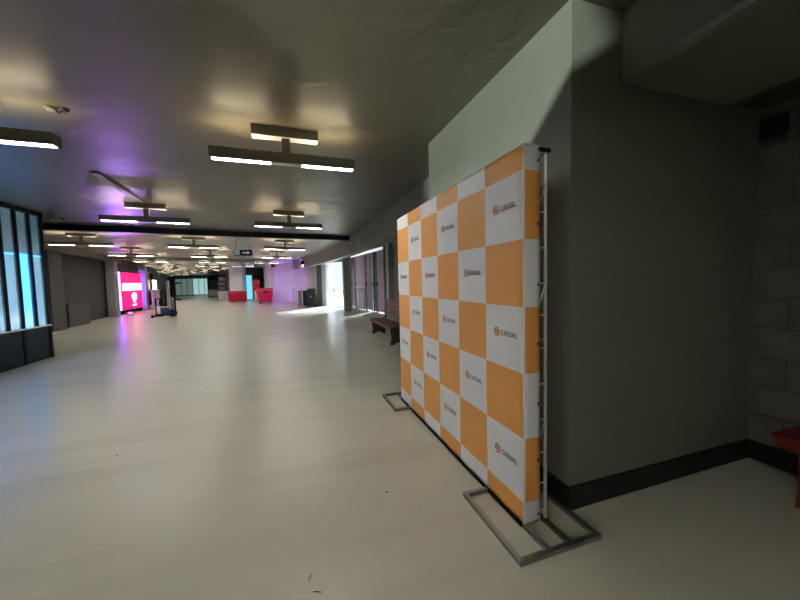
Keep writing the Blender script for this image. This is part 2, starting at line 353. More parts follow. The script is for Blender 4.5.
ring(bm, .026, .033, 0, 2*math.pi); ring(bm, .006, .013, .5, 5.8, .010, .006, 12); ring(bm, .006, .013, -2.6, 2.6, -.010, -.006, 12)
ring(bm, .018, .024, 1.6, 3.6, 0, 0, 10); ring(bm, .018, .024, -1.6, .4, 0, 0, 10)
em = bpy.data.meshes.new('emblem'); bmesh.ops.recalc_face_normals(bm, faces=bm.faces); bm.to_mesh(em); bm.free(); em.materials.append(M['inko'])
RT = Matrix(((0, 0, -1, 0), (-1, 0, 0, 0), (0, 1, 0, 0), (0, 0, 0, 1)))    # local x -> -Y, local y -> +Z, local z -> -X
for ri in range(1, 6):
    for ci in range(NC):
        if (ri+ci) % 2 == 1:
            yc, zc = ci*CW, (zr[ri]+zr[ri+1])/2+.022
            o = bpy.data.objects.new('printed_lettering', tm); C.objects.link(o); o.parent = fr
            o.matrix_local = Matrix.Translation((-.0042, yc+.230, zc-.0175)) @ RT
            o['label'] = 'dark printed word CASUAL'
            o = bpy.data.objects.new('printed_emblem', em); C.objects.link(o); o.parent = fr
            o.matrix_local = Matrix.Translation((-.0042, yc+.279, zc)) @ RT
            o['label'] = 'orange round printed emblem'
# steel frame behind the cloth
xb = .170
for y in (.01, WID-.01):
    bm = bmesh.new(); tube(bm, [(xb, y, .035), (xb, y, 2.385)], .0115, 10); obj('frame_pole', bm, 'alu', bd, smooth=True)
    bm = bmesh.new(); tube(bm, [(.03, y+.02*(1 if y < 1 else -1), .035), (.03, y+.02*(1 if y < 1 else -1), 2.385)], .0115, 10); obj('frame_pole', bm, 'alu', bd, smooth=True)
    for z in (.09, .27, .47, .69, .92, 1.15, 1.36, 1.56, 1.78, 2.0, 2.17, 2.36):
        bm = bmesh.new(); tube(bm, [(.034, y, z), (xb+.004, y, z+.004)], .0055, 6); obj('frame_rung', bm, 'alu', bd, smooth=True)
    for z0, z1 in ((.27, .69), (1.15, 1.56), (1.78, 2.17)):
        bm = bmesh.new(); tube(bm, [(.05, y, z0), (.10, y+.006, (z0+z1)/2), (xb, y, z1)], .003, 5); obj('frame_tie', bm, 'alu', bd, smooth=True)
    bm = bmesh.new(); box(bm, (DEP-.012, y-.022, 2.362), (xb+.02, y+.012, 2.382)); obj('corner_bracket', bm, 'blackm', bd)
for x in (.03, xb):
    for z in (.05, 1.2, 2.37):
        bm = bmesh.new(); tube(bm, [(x, .03, z), (x, WID-.03, z)], .010, 8); obj('frame_rail', bm, 'alu', bd, smooth=True)
B('lower_rail', (-.012, .02, .006), (.02, WID-.02, .034), 'blackm', bd, bevel=.003)
# foot frames of square steel tube, flat on the floor
def foot(y0, y1):
    x0_, x1_, t = -.205, .385, .030
    bm = bmesh.new()
    outer = [(x0_, y0), (x1_, y0), (x1_, y1), (x0_, y1)]
    inner = [(x0_+t, y0+t), (x1_-t, y0+t), (x1_-t, y1-t), (x0_+t, y1-t)]
    for z in (0,):
        vo = [bm.verts.new((*p, 0)) for p in outer]; vi = [bm.verts.new((*p, 0)) for p in inner]
        vo2 = [bm.verts.new((*p, .03)) for p in outer]; vi2 = [bm.verts.new((*p, .03)) for p in inner]
        for i in range(4):
            j = (i+1) % 4
            bm.faces.new((vo[i], vo[j], vi[j], vi[i])); bm.faces.new((vo2[i], vi2[i], vi2[j], vo2[j])); bm.faces.new((vo[i], vo2[i], vo2[j], vo[j])); bm.faces.new((vi[i], vi[j], vi2[j], vi2[i]))
    o = obj('foot_frame', bm, 'steel', bd, bevel=.005)
    for x in (.012, xb):
        bm = bmesh.new(); box(bm, (x-.014, y0+t-.002, .001), (x+.014, y1-t+.002, .028)); obj('foot_bar', bm, 'steel', o, bevel=.004)
foot(-.222, .428); foot(WID-.36, WID+.225)

# ------------------------------------------------------------------ ceiling lamps
lp = thing('ceiling_lamp', '', 'lamp')
B('canopy', (-.36, -.065, -.105), (.36, .065, 0), 'lamp', lp, bevel=.006)
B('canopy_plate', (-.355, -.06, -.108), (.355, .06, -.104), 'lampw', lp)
B('stem', (-.045, -.035, -.30), (.045, .035, -.10), 'lamp', lp)
bm = bmesh.new(); box(bm, (-.785, -.072, -.386), (.785, .072, -.282))
for a, b in (((-.785, -.072, -.392), (.785, -.044, -.386)), ((-.785, .044, -.392), (.785, .072, -.386)), ((-.785, -.044, -.392), (-.767, .044, -.386)), ((.767, -.044, -.392), (.785, .044, -.386))): box(bm, a, b)
bar = obj('bar', bm, 'lamp', lp)
B('insert', (-.173, -.0435, -.391), (.173, .0435, -.386), 'lampw', bar)
for s in (-1, 1):
    B('diffuser', (min(s*.175, s*.765), -.0435, -.3878), (max(s*.175, s*.765), .0435, -.386), 'down', bar)
    B('uplight', (min(s*.19, s*.74), -.045, -.284), (max(s*.19, s*.74), .045, -.279), 'upl', bar)
rows = [(-4.98, [-2.88]), (-.43, [0, -2.88]), (4.12, [0, -2.88]), (8.65, [0, -2.88]), (14.3, [0, -3.15, -6.2]), (19.0, [0, -3.1, -6.1]), (23.6, [0, -3.1, -6.1]), (28.2, [-.9, -3.3, -6.1]),
        (32.6, [-2.1, -5.2]), (36.6, [-2.1, -5.2]), (40, [-2.6, -5.4]), (45, [-2.2, -5]), (50, [-1.6, -4.6]), (55, [-1.6, -4.6])]
names = {(0, 0): 'twin tube ceiling lamp hanging nearest, left of the chequered backdrop', (0, 1): 'ceiling lamp cut off by the left edge of the photo',
         (0, 2): 'ceiling lamp above the front of the blue kiosk', (1, 0): 'second ceiling lamp of the right row, just before the black beam',
         (1, 1): 'second ceiling lamp of the middle row, at the end of the grey strip', (1, 2): 'second ceiling lamp of the left row by the kiosk corner',
         (2, 0): 'ceiling lamp right of the exit sign, just past the black beam', (2, 1): 'ceiling lamp left of the exit sign, just past the black beam',
         (2, 2): 'ceiling lamp just past the black beam, beside the blue kiosk', (3, 0): 'ceiling lamp of the right row, second past the black beam',
         (3, 1): 'ceiling lamp of the middle row, second past the black beam', (3, 2): 'ceiling lamp of the left row, second past the black beam',
         (4, 0): 'ceiling lamp of the right row, third past the black beam', (4, 1): 'ceiling lamp of the middle row, third past the black beam',
         (4, 2): 'ceiling lamp of the left row, third past the black beam above the pink screen', (5, 0): 'ceiling lamp above the purple rounded wall',
         (5, 1): 'ceiling lamp of the middle row beside the grey far beam', (5, 2): 'ceiling lamp of the left row, fourth past the black beam'}
first = True
for i, (y, offs) in enumerate(rows, -2):
    for j, x in enumerate(offs):
        o = lp if first else copy_tree(lp); first = False
        th = max(0., min(.6, (y-4)/62)); o.location = (cx(y)+x*math.cos(th), y+x*math.sin(th), H); o.rotation_euler = (0, 0, th+.02)
        if (i, j) in names: tag(o, names[(i, j)], 'lamp', 'twin tube ceiling lamps')
        elif i < 0: tag(o, ['ceiling lamp just behind the viewer, on the right', 'ceiling lamp just behind the viewer, on the left', 'ceiling lamp farthest behind the viewer'][j if i == -1 else 2], 'lamp', 'twin tube ceiling lamps')
        else: tag(o, 'distant ceiling lamp past the grey far beam, %s row onwards, %s one' % (['first', 'second', 'third', 'fourth', 'fifth', 'sixth'][i-6], ['right', 'left'][j]), 'lamp', 'distant twin tube ceiling lamps')
# conduit, detector, security camera
bm = bmesh.new(); box(bm, (-.055, 0, -.03), (.055, 1.85, 0), Matrix.Translation((-2.78, 6.3, H)) @ Matrix.Rotation(math.radians(2.5), 4, 'Z'))
tag(obj('ceiling_conduit', bm, 'lamp', bevel=.004), 'grey straight strip on the ceiling leading to a lamp', 'conduit')
dt = thing('smoke_detector', 'small dark broken detector on the ceiling near the left lamp', 'detector', (-2.11, 4.19, H))
bm = bmesh.new(); lathe(bm, [(.05, 0), (.05, -.012), (.035, -.03), (.012, -.034)], (-.045, 0, 0)); obj('detector_head', bm, 'lamp', dt, smooth=True)
bm = bmesh.new(); lathe(bm, [(.042, 0), (.042, -.008), (.03, -.02)], (.055, .01, 0)); obj('detector_socket', bm, 'black', dt, smooth=True)
bm = bmesh.new(); tube(bm, [(-.02, 0, -.02), (.01, .02, -.04), (.04, .01, -.015)], .006, 6); obj('wire', bm, 'black', dt)
sc = thing('security_camera', 'small white security camera on the ceiling by the blue kiosk', 'camera', (-5.28, 10.15, H))
bm = bmesh.new(); lathe(bm, [(.05, 0), (.05, -.02), (.02, -.03), (.02, -.07)], (0, 0, 0)); obj('mount', bm, 'cream', sc, smooth=True)
bm = bmesh.new(); tube(bm, [(-.12, .03, -.09), (.13, -.05, -.10)], .045, 12); obj('camera_body', bm, 'cream', sc, smooth=True)
bm = bmesh.new(); tube(bm, [(.125, -.048, -.10), (.137, -.052, -.1005)], .03, 12); obj('camera_lens', bm, 'black', sc)

# exit sign hanging past the black beam
ex = thing('exit_sign', 'dark hanging exit sign with white running figure and arrow', 'sign', (-1.57, 12.75, H))
for s in (-1, 1):
    bm = bmesh.new(); tube(bm, [(s*.2, 0, 0), (s*.2, 0, -.56)], .006, 6); obj('hanger', bm, 'blackm', ex)
B('sign_panel', (-.29, -.02, -.76), (.29, .02, -.55), 'sign', ex, bevel=.004)
bm = bmesh.new(); prism(bm, [(-.02, -.675), (.13, -.675), (.13, -.715), (.22, -.655), (.13, -.595), (.13, -.635), (-.02, -.635)], .004, Matrix.Translation((0, -.0225, 0))); obj('arrow', bm, 'signw', ex)
bm = bmesh.new(); box(bm, (-.26, -.0235, -.735), (-.235, -.0205, -.575)); box(bm, (-.26, -.0235, -.600), (-.115, -.0205, -.575)); box(bm, (-.14, -.0235, -.735), (-.115, -.0205, -.6)); obj('doorway_symbol', bm, 'signw', ex)
bm = bmesh.new(); disc_x(bm, (-.18, -.022, -.62), .016, .003, 12, 'Y'); prism(bm, [(-.20, -.64), (-.165, -.64), (-.17, -.69), (-.15, -.73), (-.165, -.735), (-.188, -.695), (-.215, -.73), (-.225, -.72), (-.2, -.68)], .003, Matrix.Translation((0, -.022, 0))); obj('running_figure', bm, 'signw', ex)

# ------------------------------------------------------------------ blue kiosk on the left
kk = thing('glass_kiosk', 'black framed kiosk with blue backlit glass panes and dark blue base', 'kiosk', (-5.45, 9.92, 0))
mull = [0, -.385, -.77, -1.165, -1.56, -1.95, -2.35, -2.75, -3.15, -3.55, -3.95]
for i, y in enumerate(mull):
    B('mullion', (-.05, y-.032, .76), (.012, y+.022, H-.02), 'blackm', kk, bevel=.004)
B('top_rail', (-.05, -4.0, H-.09), (.024, .02, H), 'blackm', kk)
B('base_rail', (-.05, -4.0, .745), (.03, .025, .775), 'steel', kk)
for i, y in enumerate(mull[:-1]):
    y2 = mull[i+1]
    B('glass_pane', (-.02, y2+.022, .775), (-.012, y-.032, H-.09), 'glass', kk)
    kind = {0: 'kt', 1: 'kb', 2: 'kt'}.get(i, 'kt' if i % 2 else 'kb')
    B('backlit_panel', (-.075, y2+.01, .775), (-.055, y-.03, 2.38), kind, kk)
    B('light_strip', (-.052, y2+.03, 2.34), (-.04, y-.04, 2.37), 'kb', kk)
    B('upper_backlit_panel', (-.075, y2+.01, 2.385), (-.055, y-.03, H-.09), 'ku', kk)
yb = 0
for i in range(5):
    B('base_panel', (-.04, -.80*(i+1)+.03, .02), (.005, -.80*i-.055, .745), 'dkblue', kk)
    B('base_post', (-.05, -.80*i-.055, 0), (.022, -.80*i+.025, .745), 'blackm', kk)
B('end_wall', (-2.6, -.02, 0), (-.05, .02, H-.02), 'dkblue', kk)
B('rear_wall', (-.40, -4.0, 0), (-.36, -.02, H-.02), 'dkblue', kk)
B('kick_plate', (-.045, -4.0, 0), (.0, 0, .02), 'blackm', kk)

struct(B('wall_kiosk', (-5.7, -9, 0), (-5.45, 5.92, H), 'wall_dk'), 'dark wall continuing the kiosk front behind the viewer', 'wall')
# low counter at the left wall
lc = thing('low_partition', 'low grey partition standing before the left wall', 'partition', (-8.85, 17.95, 0), math.radians(3))
B('panel', (-.05, -.85, .03), (.05, .85, .94), 'wall_mid', lc, bevel=.008); B('cap', (-.065, -.87, .94), (.065, .87, .975), 'wall_mid', lc, bevel=.005)
B('plinth', (-.04, -.84, 0), (.04, .84, .03), 'black', lc)

# pink LED screen
d = Vector((-10.0+9.72, 26.35-22.85, 0)); L = d.length; a_ = math.atan2(d.y, d.x)
ps = thing('led_screen', 'bright pink lit screen with a white band and white figure on the left wall', 'screen', (-9.47, 23.45, 0), a_)
B('cabinet', (0, -.0, .20), (L, .14, 2.56), 'blackm', ps, bevel=.01)
B('screen_face', (.05, -.012, .25), (L-.05, 0, 2.50), 'pink', ps)
bm = bmesh.new(); poly = [(.08, 1.40)]
poly += [(L-.08, 1.40)]
nx = 22
for i in range(nx+1):
    poly.append((L-.08-(L-.16)*i/nx, 1.83+(.05 if (i*7) % 5 < 2 else -.015)))
prism(bm, poly, .006, Matrix.Translation((0, -.016, 0))); obj('white_band', bm, 'pinkw', ps)
bm = bmesh.new(); xc = L*.56
out = []
for i in range(21):
    t = math.radians(-60+300*i/20); out.append((xc+.48*math.cos(t)*(1+.08*math.sin(5*t)), 1.02+.25*math.sin(t)))
out += [(xc-.22, .72), (xc-.2, .64), (xc+.2, .64), (xc+.22, .72)]
prism(bm, out, .006, Matrix.Translation((0, -.016, 0))); obj('white_figure', bm, 'pinkw', ps)
bm = bmesh.new(); prism(bm, [(xc-.38, .44), (xc-.1, .40), (xc+.36, .45), (xc+.40, .53), (xc+.1, .56), (xc, .51), (xc-.3, .54)], .006, Matrix.Translation((0, -.016, 0))); obj('white_mark', bm, 'pinkw', ps)
B('stand_foot', (.1, .0, 0), (.3, .3, .21), 'blackm', ps); B('stand_foot', (L-.3, .0, 0), (L-.1, .3, .21), 'blackm', ps)

# purple floodlights
def flood(loc, target, size, energy, label, spot=1.9, blend=.6, col=(.46, .22, 1)):
    f = thing('floodlight', label, 'floodlight', loc, group='purple floodlights')
    dr = (Vector(target)-Vector(loc)).normalized(); q = dr.to_track_quat('-Z', 'Y').to_matrix().to_4x4()
    bm = bmesh.new(); box(bm, (-size, -size*.7, -.02), (size, size*.7, .14), q); obj('housing', bm, 'blackm', f, bevel=.01)
    bm = bmesh.new(); box(bm, (-size*.85, -size*.55, -.026), (size*.85, size*.55, -.02), q); obj('lens', bm, 'purplelens', f)
    bm = bmesh.new(); tube(bm, [(-size-.015, 0, .05), (-size-.015, 0, .25), (size+.015, 0, .25), (size+.015, 0, .05)], .01, 6); obj('yoke', bm, 'blackm', f)
    ld = bpy.data.lights.new('lamp_light', 'SPOT'); ld.energy = energy; ld.color = col; ld.spot_size = spot; ld.spot_blend = blend; ld.shadow_soft_size = size*.6
    lo = bpy.data.objects.new('lamp_light', ld); C.objects.link(lo); lo.parent = f; lo.matrix_local = Matrix.Translation(dr*.04) @ q
    return f
flood((.75, 23.4, 2.95), (.9, 28.5, 1.3), .13, 320, 'black purple floodlight by the purple wall corner')
flood((-1.2, 25.0, 2.85), (-.2, 29.0, 1.2), .11, 80, 'black purple floodlight hanging before the rounded wall')
uf = flood((-8.6, 22.1, .16), (-3.6, 9.0, 3.36), .12, 200, 'small added purple uplight on the floor before the pink screen', spot=.26, blend=.9, col=(.42, .18, 1))  # added uplight that throws the purple streak onto the ceiling
for x in (-.022, L+.002): B('added_glow_strip', (x, .03, .25), (x+.02, .11, 2.50), 'violet', ps)  # added glowing strips, there to cast purple over the floor

# added unseen lamp: flaps shaped to cut its beam along a slanting line
Lp = Vector((-5.2, -3.0, 2.30)); nrm = Vector((-.4503, .5678, .6890)).normalized(); aim = (Vector((1.76, 1.9, 2.81))-Lp); aim = (aim-nrm*aim.dot(nrm)).normalized(); ee = nrm.cross(aim)
fl = thing('wall_floodlight', 'added unseen white floodlight, flaps shaping its beam, behind the viewer', 'floodlight', Lp)
FM = Matrix(((aim.x, ee.x, nrm.x, 0), (aim.y, ee.y, nrm.y, 0), (aim.z, ee.z, nrm.z, 0), (0, 0, 0, 1)))
bm = bmesh.new(); box(bm, (.30, -.5, -.42), (.31, .5, 0), FM); obj('flap', bm, 'blackm', fl)
ah = Vector((aim.x, aim.y, 0)).normalized(); FH = Matrix(((ah.x, -ah.y, 0, 0), (ah.y, ah.x, 0, 0), (0, 0, 1, 0), (0, 0, 0, 1)))
bm = bmesh.new(); box(bm, (.32, -.5, -.4), (.33, .5, .006), FH); obj('flap', bm, 'blackm', fl)
bm = bmesh.new(); box(bm, (-.12, -.12, -.10), (-.04, .12, .10), FM); obj('housing', bm, 'blackm', fl)
bm = bmesh.new(); box(bm, (-.06, -.12, -.115), (.31, -.09, -.10), FM); box(bm, (-.06, .09, -.115), (.31, .12, -.10), FM); obj('flap_arm', bm, 'blackm', fl)
bm = bmesh.new(); tube(bm, [FM @ Vector((-.12, 0, 0)), (-.25, 0, 0)], .02, 8); obj('bracket', bm, 'blackm', fl)
ld = bpy.data.lights.new('lamp_light', 'SPOT'); ld.energy = 980; ld.color = (.86, 1, .94); ld.spot_size = math.radians(17); ld.spot_blend = .3; ld.shadow_soft_size = .0015
lo = bpy.data.objects.new('lamp_light', ld); C.objects.link(lo); lo.parent = fl; lo.matrix_local = (Vector((1.76, 3.0, 2.95))-Lp).to_track_quat('-Z', 'Y').to_matrix().to_4x4()

# ------------------------------------------------------------------ mauve gates with daylight behind
GA, GB = Vector((4.3, 15.4)), Vector((3.6, 21.0)); GL = (GB-GA).length; ga = math.atan2(GB.y-GA.y, GB.x-GA.x)
def gate(s0, s1, swing, label, m='mauve', nr=5, zt=3.12, off=0):
    p = GA+(GB-GA)*s0; w = (s1-s0)*GL
    g = thing('gate_leaf', label, 'gate', (p.x-off, p.y, 0), ga+math.radians(swing), 'tall mauve gate leaves')
    for x in (0, w-.07): B('stile', (x, -.035, .05), (x+.07, .035, zt), 'doorfr', g)
    for i in range(nr+1):
        z = .05+(zt-.12)*i/nr; B('rail', (.07, -.03, z), (w-.07, .03, z+.07), m, g)
    for i in range(nr):
        z = .05+(zt-.12)*i/nr; B('panel', (.07, -.012, z+.07), (w-.07, .012, .05+(zt-.12)*(i+1)/nr), m, g)
    B('handle', (w-.16, -.07 if False else .03, 1.35), (w-.08, .07, 1.55), 'blackm', g)
    B('wheel_block', (.0, -.03, 0), (.08, .03, .05), 'blackm', g); B('wheel_block', (w-.08, -.03, 0), (w, .03, .05), 'blackm', g)
    return g
gate(0, .205, 0, 'mauve gate leaf nearest the bench, beside the pale column')
gate(.212, .295, 0, 'narrow dark gate leaf right of the bright vertical gap', 'doorfr')
gate(.33, .495, 0, 'mauve gate leaf left of the bright vertical gap')
gate(.503, .835, 0, 'wide mauve gate leaf in the middle of the gates')
gate(.842, .985, 0, 'dark gate leaf behind the grey column', 'doorfr')
struct(B('trim_14', (0, -.04, 3.28), (GL, .04, H), 'doorfr', mt=Matrix.Translation((GA.x, GA.y, 0)) @ Matrix.Rotation(ga, 4, 'Z')), 'dark head rail above the mauve gates', 'rail')
struct(B('trim_15', (4.2, 15.2, 0), (4.4, 15.4, H), 'doorfr'), 'dark post at the right end of the gates', 'post')
# open pale door leaf in the daylight opening
dl = thing('door_leaf', 'pale open door leaf in the daylight opening', 'door', (2.35, 23.25, 0), math.radians(62))
lf = B('leaf', (0, -.025, .02), (.95, .025, 2.85), 'white_wall', dl); B('handle', (.85, -.08, 1.0), (.92, -.025, 1.12), 'blackm', lf)
struct(B('wall_outside', (8.5, 14, -.2), (8.8, 40, 1.6), 'white_wall'), 'pale wall outside the daylight opening', 'wall')
struct(B('floor_outside', (6.2, 4, -.25), (20, 45, -.05), 'wall_lt'), 'pale paving outside the gates', 'pavement')

# ------------------------------------------------------------------ benches
def bench(label, loc, rz, L, m, n_back=4):
    g = thing('bench', label, 'bench', loc, rz)     # local: length along Y from 0 to L, front towards -X
    for i in range(4):
        B('seat_slat', (.0+i*.115, 0, .435), (.108+i*.115, L, .465), m, g, bevel=.006)
    B('seat_apron', (.0, .03, .385), (.025, L-.03, .436), m, g, bevel=.004)
    for y in (.12, L-.17):
        bm = bmesh.new()
        prism(bm, [(.02, 0), (.13, 0), (.18, .05), (.30, .05), (.36, 0), (.47, 0), (.44, .15), (.46, .434), (.02, .434), (.06, .15)], .05, Matrix.Translation((0, y+.025, 0)))
        obj('leg', bm, m, g, bevel=.005)
        if not n_back: continue
        bm = bmesh.new(); prism(bm, [(.435, .42), (.49, .42), (.56, 1.05), (.525, 1.05)], .05, Matrix.Translation((0, y+.025, 0))); obj('back_post', bm, m, g, bevel=.004)
    for i in range(n_back):
        z = .60+i*.118; x = .452+(z-.42)*.143-.028
        bm = bmesh.new(); box(bm, (0, 0, 0), (.025, L, .085), Matrix.Translation((x, 0, z)) @ Matrix.Rotation(.14, 4, 'Y')); obj('back_slat', bm, m, g, bevel=.005)
    return g
bench('red brown wooden bench with slatted back beyond the chequered backdrop', (2.25, 7.72, 0), 0, 2.3, 'wood')
bench('dark red bench end in the dim alcove by the block wall', (3.17, -.75, 0), 0, 2.11, 'redw', 0)

# ------------------------------------------------------------------ objects further down the hall
def barrier(label, p, q, h=1.1, nb=9, m='alu'):
    p = Vector((*p, 0)); q = Vector((*q, 0)); d = q-p; L = d.length
    g = thing('crowd_barrier', label, 'barrier', p, math.atan2(d.y, d.x))
    bm = bmesh.new(); tube(bm, [(0, 0, .12), (0, 0, h-.06), (.06, 0, h), (L-.06, 0, h), (L, 0, h-.06), (L, 0, .12)], .03, 8); tube(bm, [(0, 0, .16), (L, 0, .16)], .024, 8); obj('rail_frame', bm, m, g, smooth=True)
    for i in range(1, nb):
        bm = bmesh.new(); tube(bm, [(L*i/nb, 0, .16), (L*i/nb, 0, h)], .016, 6); obj('bar', bm, m, g)
    for x in (.25, L-.25):
        bm = bmesh.new(); tube(bm, [(x, -.28, 0.012), (x, -.2, .03), (x, 0, .16), (x, .2, .03), (x, .28, 0.012)], .014, 6); obj('foot', bm, m, g)
    return g
barrier('steel crowd barrier before the purple wall, beside the black case', (.02, 25.0), (.62, 22.5), 1.15, 10, 'cream')

barrier('thin grey barrier in front of the mauve gates', (3.05, 19.3), (3.62, 17.2), 1.2, 4, 'grey')
cs = thing('flight_case', 'tall black wheeled case beside the steel crowd barriers', 'case', (1.22, 22.9, .0), math.radians(-12))
bm = bmesh.new(); prism(bm, [(-.24, .10), (.32, .10), (.22, 1.22), (-.20, 1.22)], .6); obj('case_body', bm, 'black', cs, bevel=.02)
B('skid', (-.3, -.32, .05), (.4, .32, .10), 'blackm', cs)
for x in (-.22, .32):
    for y in (-.25, .25):
        bm = bmesh.new(); disc_x(bm, (x, y, .045), .045, .03, 12, 'Y'); obj('wheel', bm, 'black', cs)
B('latch', (-.05, -.315, .65), (.05, -.30, .75), 'steel', cs)
c2 = thing('equipment_trunk', 'black equipment trunk standing behind the steel barrier bars', 'trunk', (.78, 24.3, 0), math.radians(-15))
B('trunk_body', (-.28, -.55, .06), (.28, .55, 1.0), 'black', c2, bevel=.02); B('trunk_lid', (-.29, -.56, 1.0), (.29, .56, 1.06), 'blackm', c2, bevel=.01)
for x in (-.2, .2):
    for y in (-.45, .45): B('foot', (x-.04, y-.04, 0), (x+.04, y+.04, .06), 'blackm', c2)
for i, (x, y) in enumerate(((.0, 27.3), (.16, 26.75), (.32, 26.2), (.48, 25.65))):
    bo = thing('post_cap', 'small pale bottle shape in a row behind the barriers', 'bottle', (x, y, 0), group='pale upright posts behind the barriers')
    bo.name = 'stanchion'; tag(bo, 'slim pale stanchion behind the steel barrier, ' + ['leftmost of four', 'second from the left', 'third from the left', 'rightmost of four'][i], 'stanchion')
    bm = bmesh.new(); lathe(bm, [(.16, 0), (.16, .02), (.03, .05), (.025, 1.25), (.05, 1.27), (.05, 1.36), (.02, 1.4)], (0, 0, 0), 12); obj('post', bm, 'cream', bo, smooth=True)

def wheelie(label, loc, rz, w, dpt, h, tap, low=False):
    g = thing('waste_bin', label, 'bin', loc, rz)
    bm = bmesh.new(); z0 = .16 if not low else .06
    v0 = [bm.verts.new((x*(w/2-tap), y*(dpt/2-tap), z0)) for x, y in ((-1, -1), (1, -1), (1, 1), (-1, 1))]
    v1 = [bm.verts.new((x*w/2, y*dpt/2, h-.1)) for x, y in ((-1, -1), (1, -1), (1, 1), (-1, 1))]
    bm.faces.new(v0[::-1]); bm.faces.new(v1)
    for i in range(4): bm.faces.new((v0[i], v0[(i+1) % 4], v1[(i+1) % 4], v1[i]))
    obj('body', bm, 'red', g, bevel=.02)
    B('rim', (-w/2-.03, -dpt/2-.03, h-.12), (w/2+.03, dpt/2+.03, h-.06), 'redlid', g, bevel=.012)
    bm = bmesh.new(); prism(bm, [(-dpt/2, h-.06), (dpt/2, h-.06), (dpt*.35, h+.02), (0, h+.05), (-dpt*.35, h+.02)], w, Matrix.Rotation(math.pi/2, 4, 'Z')); obj('lid', bm, 'redlid', g, bevel=.01)
    for x in (-1, 1):
        for y in (-1, 1):
            bm = bmesh.new(); r = z0*.55; disc_x(bm, (x*(w/2-.2), y*(dpt/2-.2), r), r, .05, 14, 'X'); box(bm, (x*(w/2-.2)-.04, y*(dpt/2-.2)-.03, r), (x*(w/2-.2)+.04, y*(dpt/2-.2)+.03, z0+.01)); obj('wheel', bm, 'black', g)
    return g
b2 = wheelie('tall red wheeled bin with a dark emblem before the purple wall', (-2.16, 29.3, 0), math.radians(17), 1.12, .95, 1.22, .08)
bm = bmesh.new(); prism(bm, [(-.2, 1.07), (.2, 1.07), (.22, .86), (.1, .86), (0, .79), (-.1, .86), (-.22, .86)], .008, Matrix.Translation((0, -.52, 0))); obj('emblem', bm, 'ink', b2)
b1 = wheelie('low wide red bin standing left of the tall red bin', (-4.85, 33.9, 0), math.radians(24), 1.4, .9, .98, .03, low=True)
rs = thing('display_stand', 'red round topped stand on a white base beside the tall bin', 'display', (-3.05, 32.3, 0))
bm = bmesh.new(); lathe(bm, [(.22, 0), (.22, .95), (.18, .98)], (0, 0, 0), 18); obj('base', bm, 'white_wall', rs, smooth=True)
bm = bmesh.new(); lathe(bm, [(.25, .98), (.28, 1.2), (.26, 1.28), (.22, 1.34), (.28, 1.5), (.31, 1.72), (.27, 1.92), (.16, 2.04), (.05, 2.08)], (0, 0, 0), 20); obj('globe', bm, 'red', rs, smooth=True)
bm = bmesh.new(); lathe(bm, [(.28, 1.27), (.29, 1.29), (.29, 1.33), (.24, 1.34)], (0, 0, 0), 20); obj('collar', bm, 'redlid', rs, smooth=True)
# cyan lit door and dark panel beyond
cd = thing('cyan_door', 'cyan lit glass door in the far recess behind the red bins', 'door', (-4.3, 36.1, 0), math.radians(30))
B('door_glass', (0, -.02, .1), (.55, .02, 2.5), 'cyan', cd); B('frame', (-.06, -.03, 0), (0, .03, 2.56), 'grey', cd); B('frame', (.55, -.03, 0), (.61, .03, 2.56), 'grey', cd); B('top_frame', (-.06, -.03, 2.5), (.61, .03, 2.58), 'grey', cd)
dp = thing('dark_board', 'dark upright information board left of the pale far wall', 'board', (-6.72, 37.6, 0), math.radians(4))
B('board', (-.42, -.04, .35), (.42, .04, 2.6), 'blackm', dp); B('leg', (-.4, -.03, 0), (-.33, .03, .35), 'blackm', dp); B('leg', (.33, -.03, 0), (.4, .03, .35), 'blackm', dp)
for i in range(4): B('notice', (-.34+.02*(i % 2), -.05, .6+i*.48), (.30, -.04, .95+i*.48), 'doorfr', dp)
# far counter, pale fence panel
fc = thing('shop_counter', 'white counter in front of the far purple shop', 'counter', (-10.55, 53.5, 0), math.radians(12))
B('counter_body', (-.9, -.35, .08), (.9, .35, .96), 'white_wall', fc); B('counter_top', (-.95, -.4, .96), (.95, .4, 1.0), 'cream', fc); B('plinth', (-.88, -.33, 0), (.88, .33, .08), 'black', fc)
fp = thing('folding_barrier', 'pale panelled barrier left of the low red bin', 'barrier', (-6.45, 36.7, 0), math.radians(20))
for i in range(4): B('panel', (-.5+i*.26, -.03, .06), (-.27+i*.26, .03, 1.0), 'cream', fp); B('post', (-.53+i*.26, -.04, 0), (-.5+i*.26, .04, 1.05), 'grey', fp)
# far shop fronts
sh = thing('glass_shopfront', 'pale teal lit glass shopfront at the far end', 'shopfront', (-18.0, 62.6, 0), math.radians(-2))
for i in range(6):
    B('glass_panel', (i*.84+.04, -.02, .12), (i*.84+.80, .02, 2.75), 'teald' if i < 3 else 'teal', sh)
    B('frame_post', (i*.84-.03, -.05, 0), (i*.84+.04, .05, 2.85), 'grey', sh)
B('head_rail', (-.03, -.06, 2.75), (5.05, .06, 2.95), 'doorfr', sh); B('sill', (0, -.05, 0), (5.05, .05, .12), 'doorfr', sh)
s2 = thing('dark_shop', 'dark maroon shop stall beside the far teal glass', 'stall', (-12.5, 58.5, 0), math.radians(8))
B('back_panel', (0, .4, 0), (2.6, .5, 2.6), 'mauve', s2); B('side_panel', (2.3, -.5, 0), (2.6, .4, 2.6), 'redw', s2); B('fascia', (0, -.5, 2.45), (2.6, -.4, 2.75), 'wall_dk', s2); B('side_panel', (0, -.5, 0), (.15, .4, 2.6), 'wall_dk', s2)
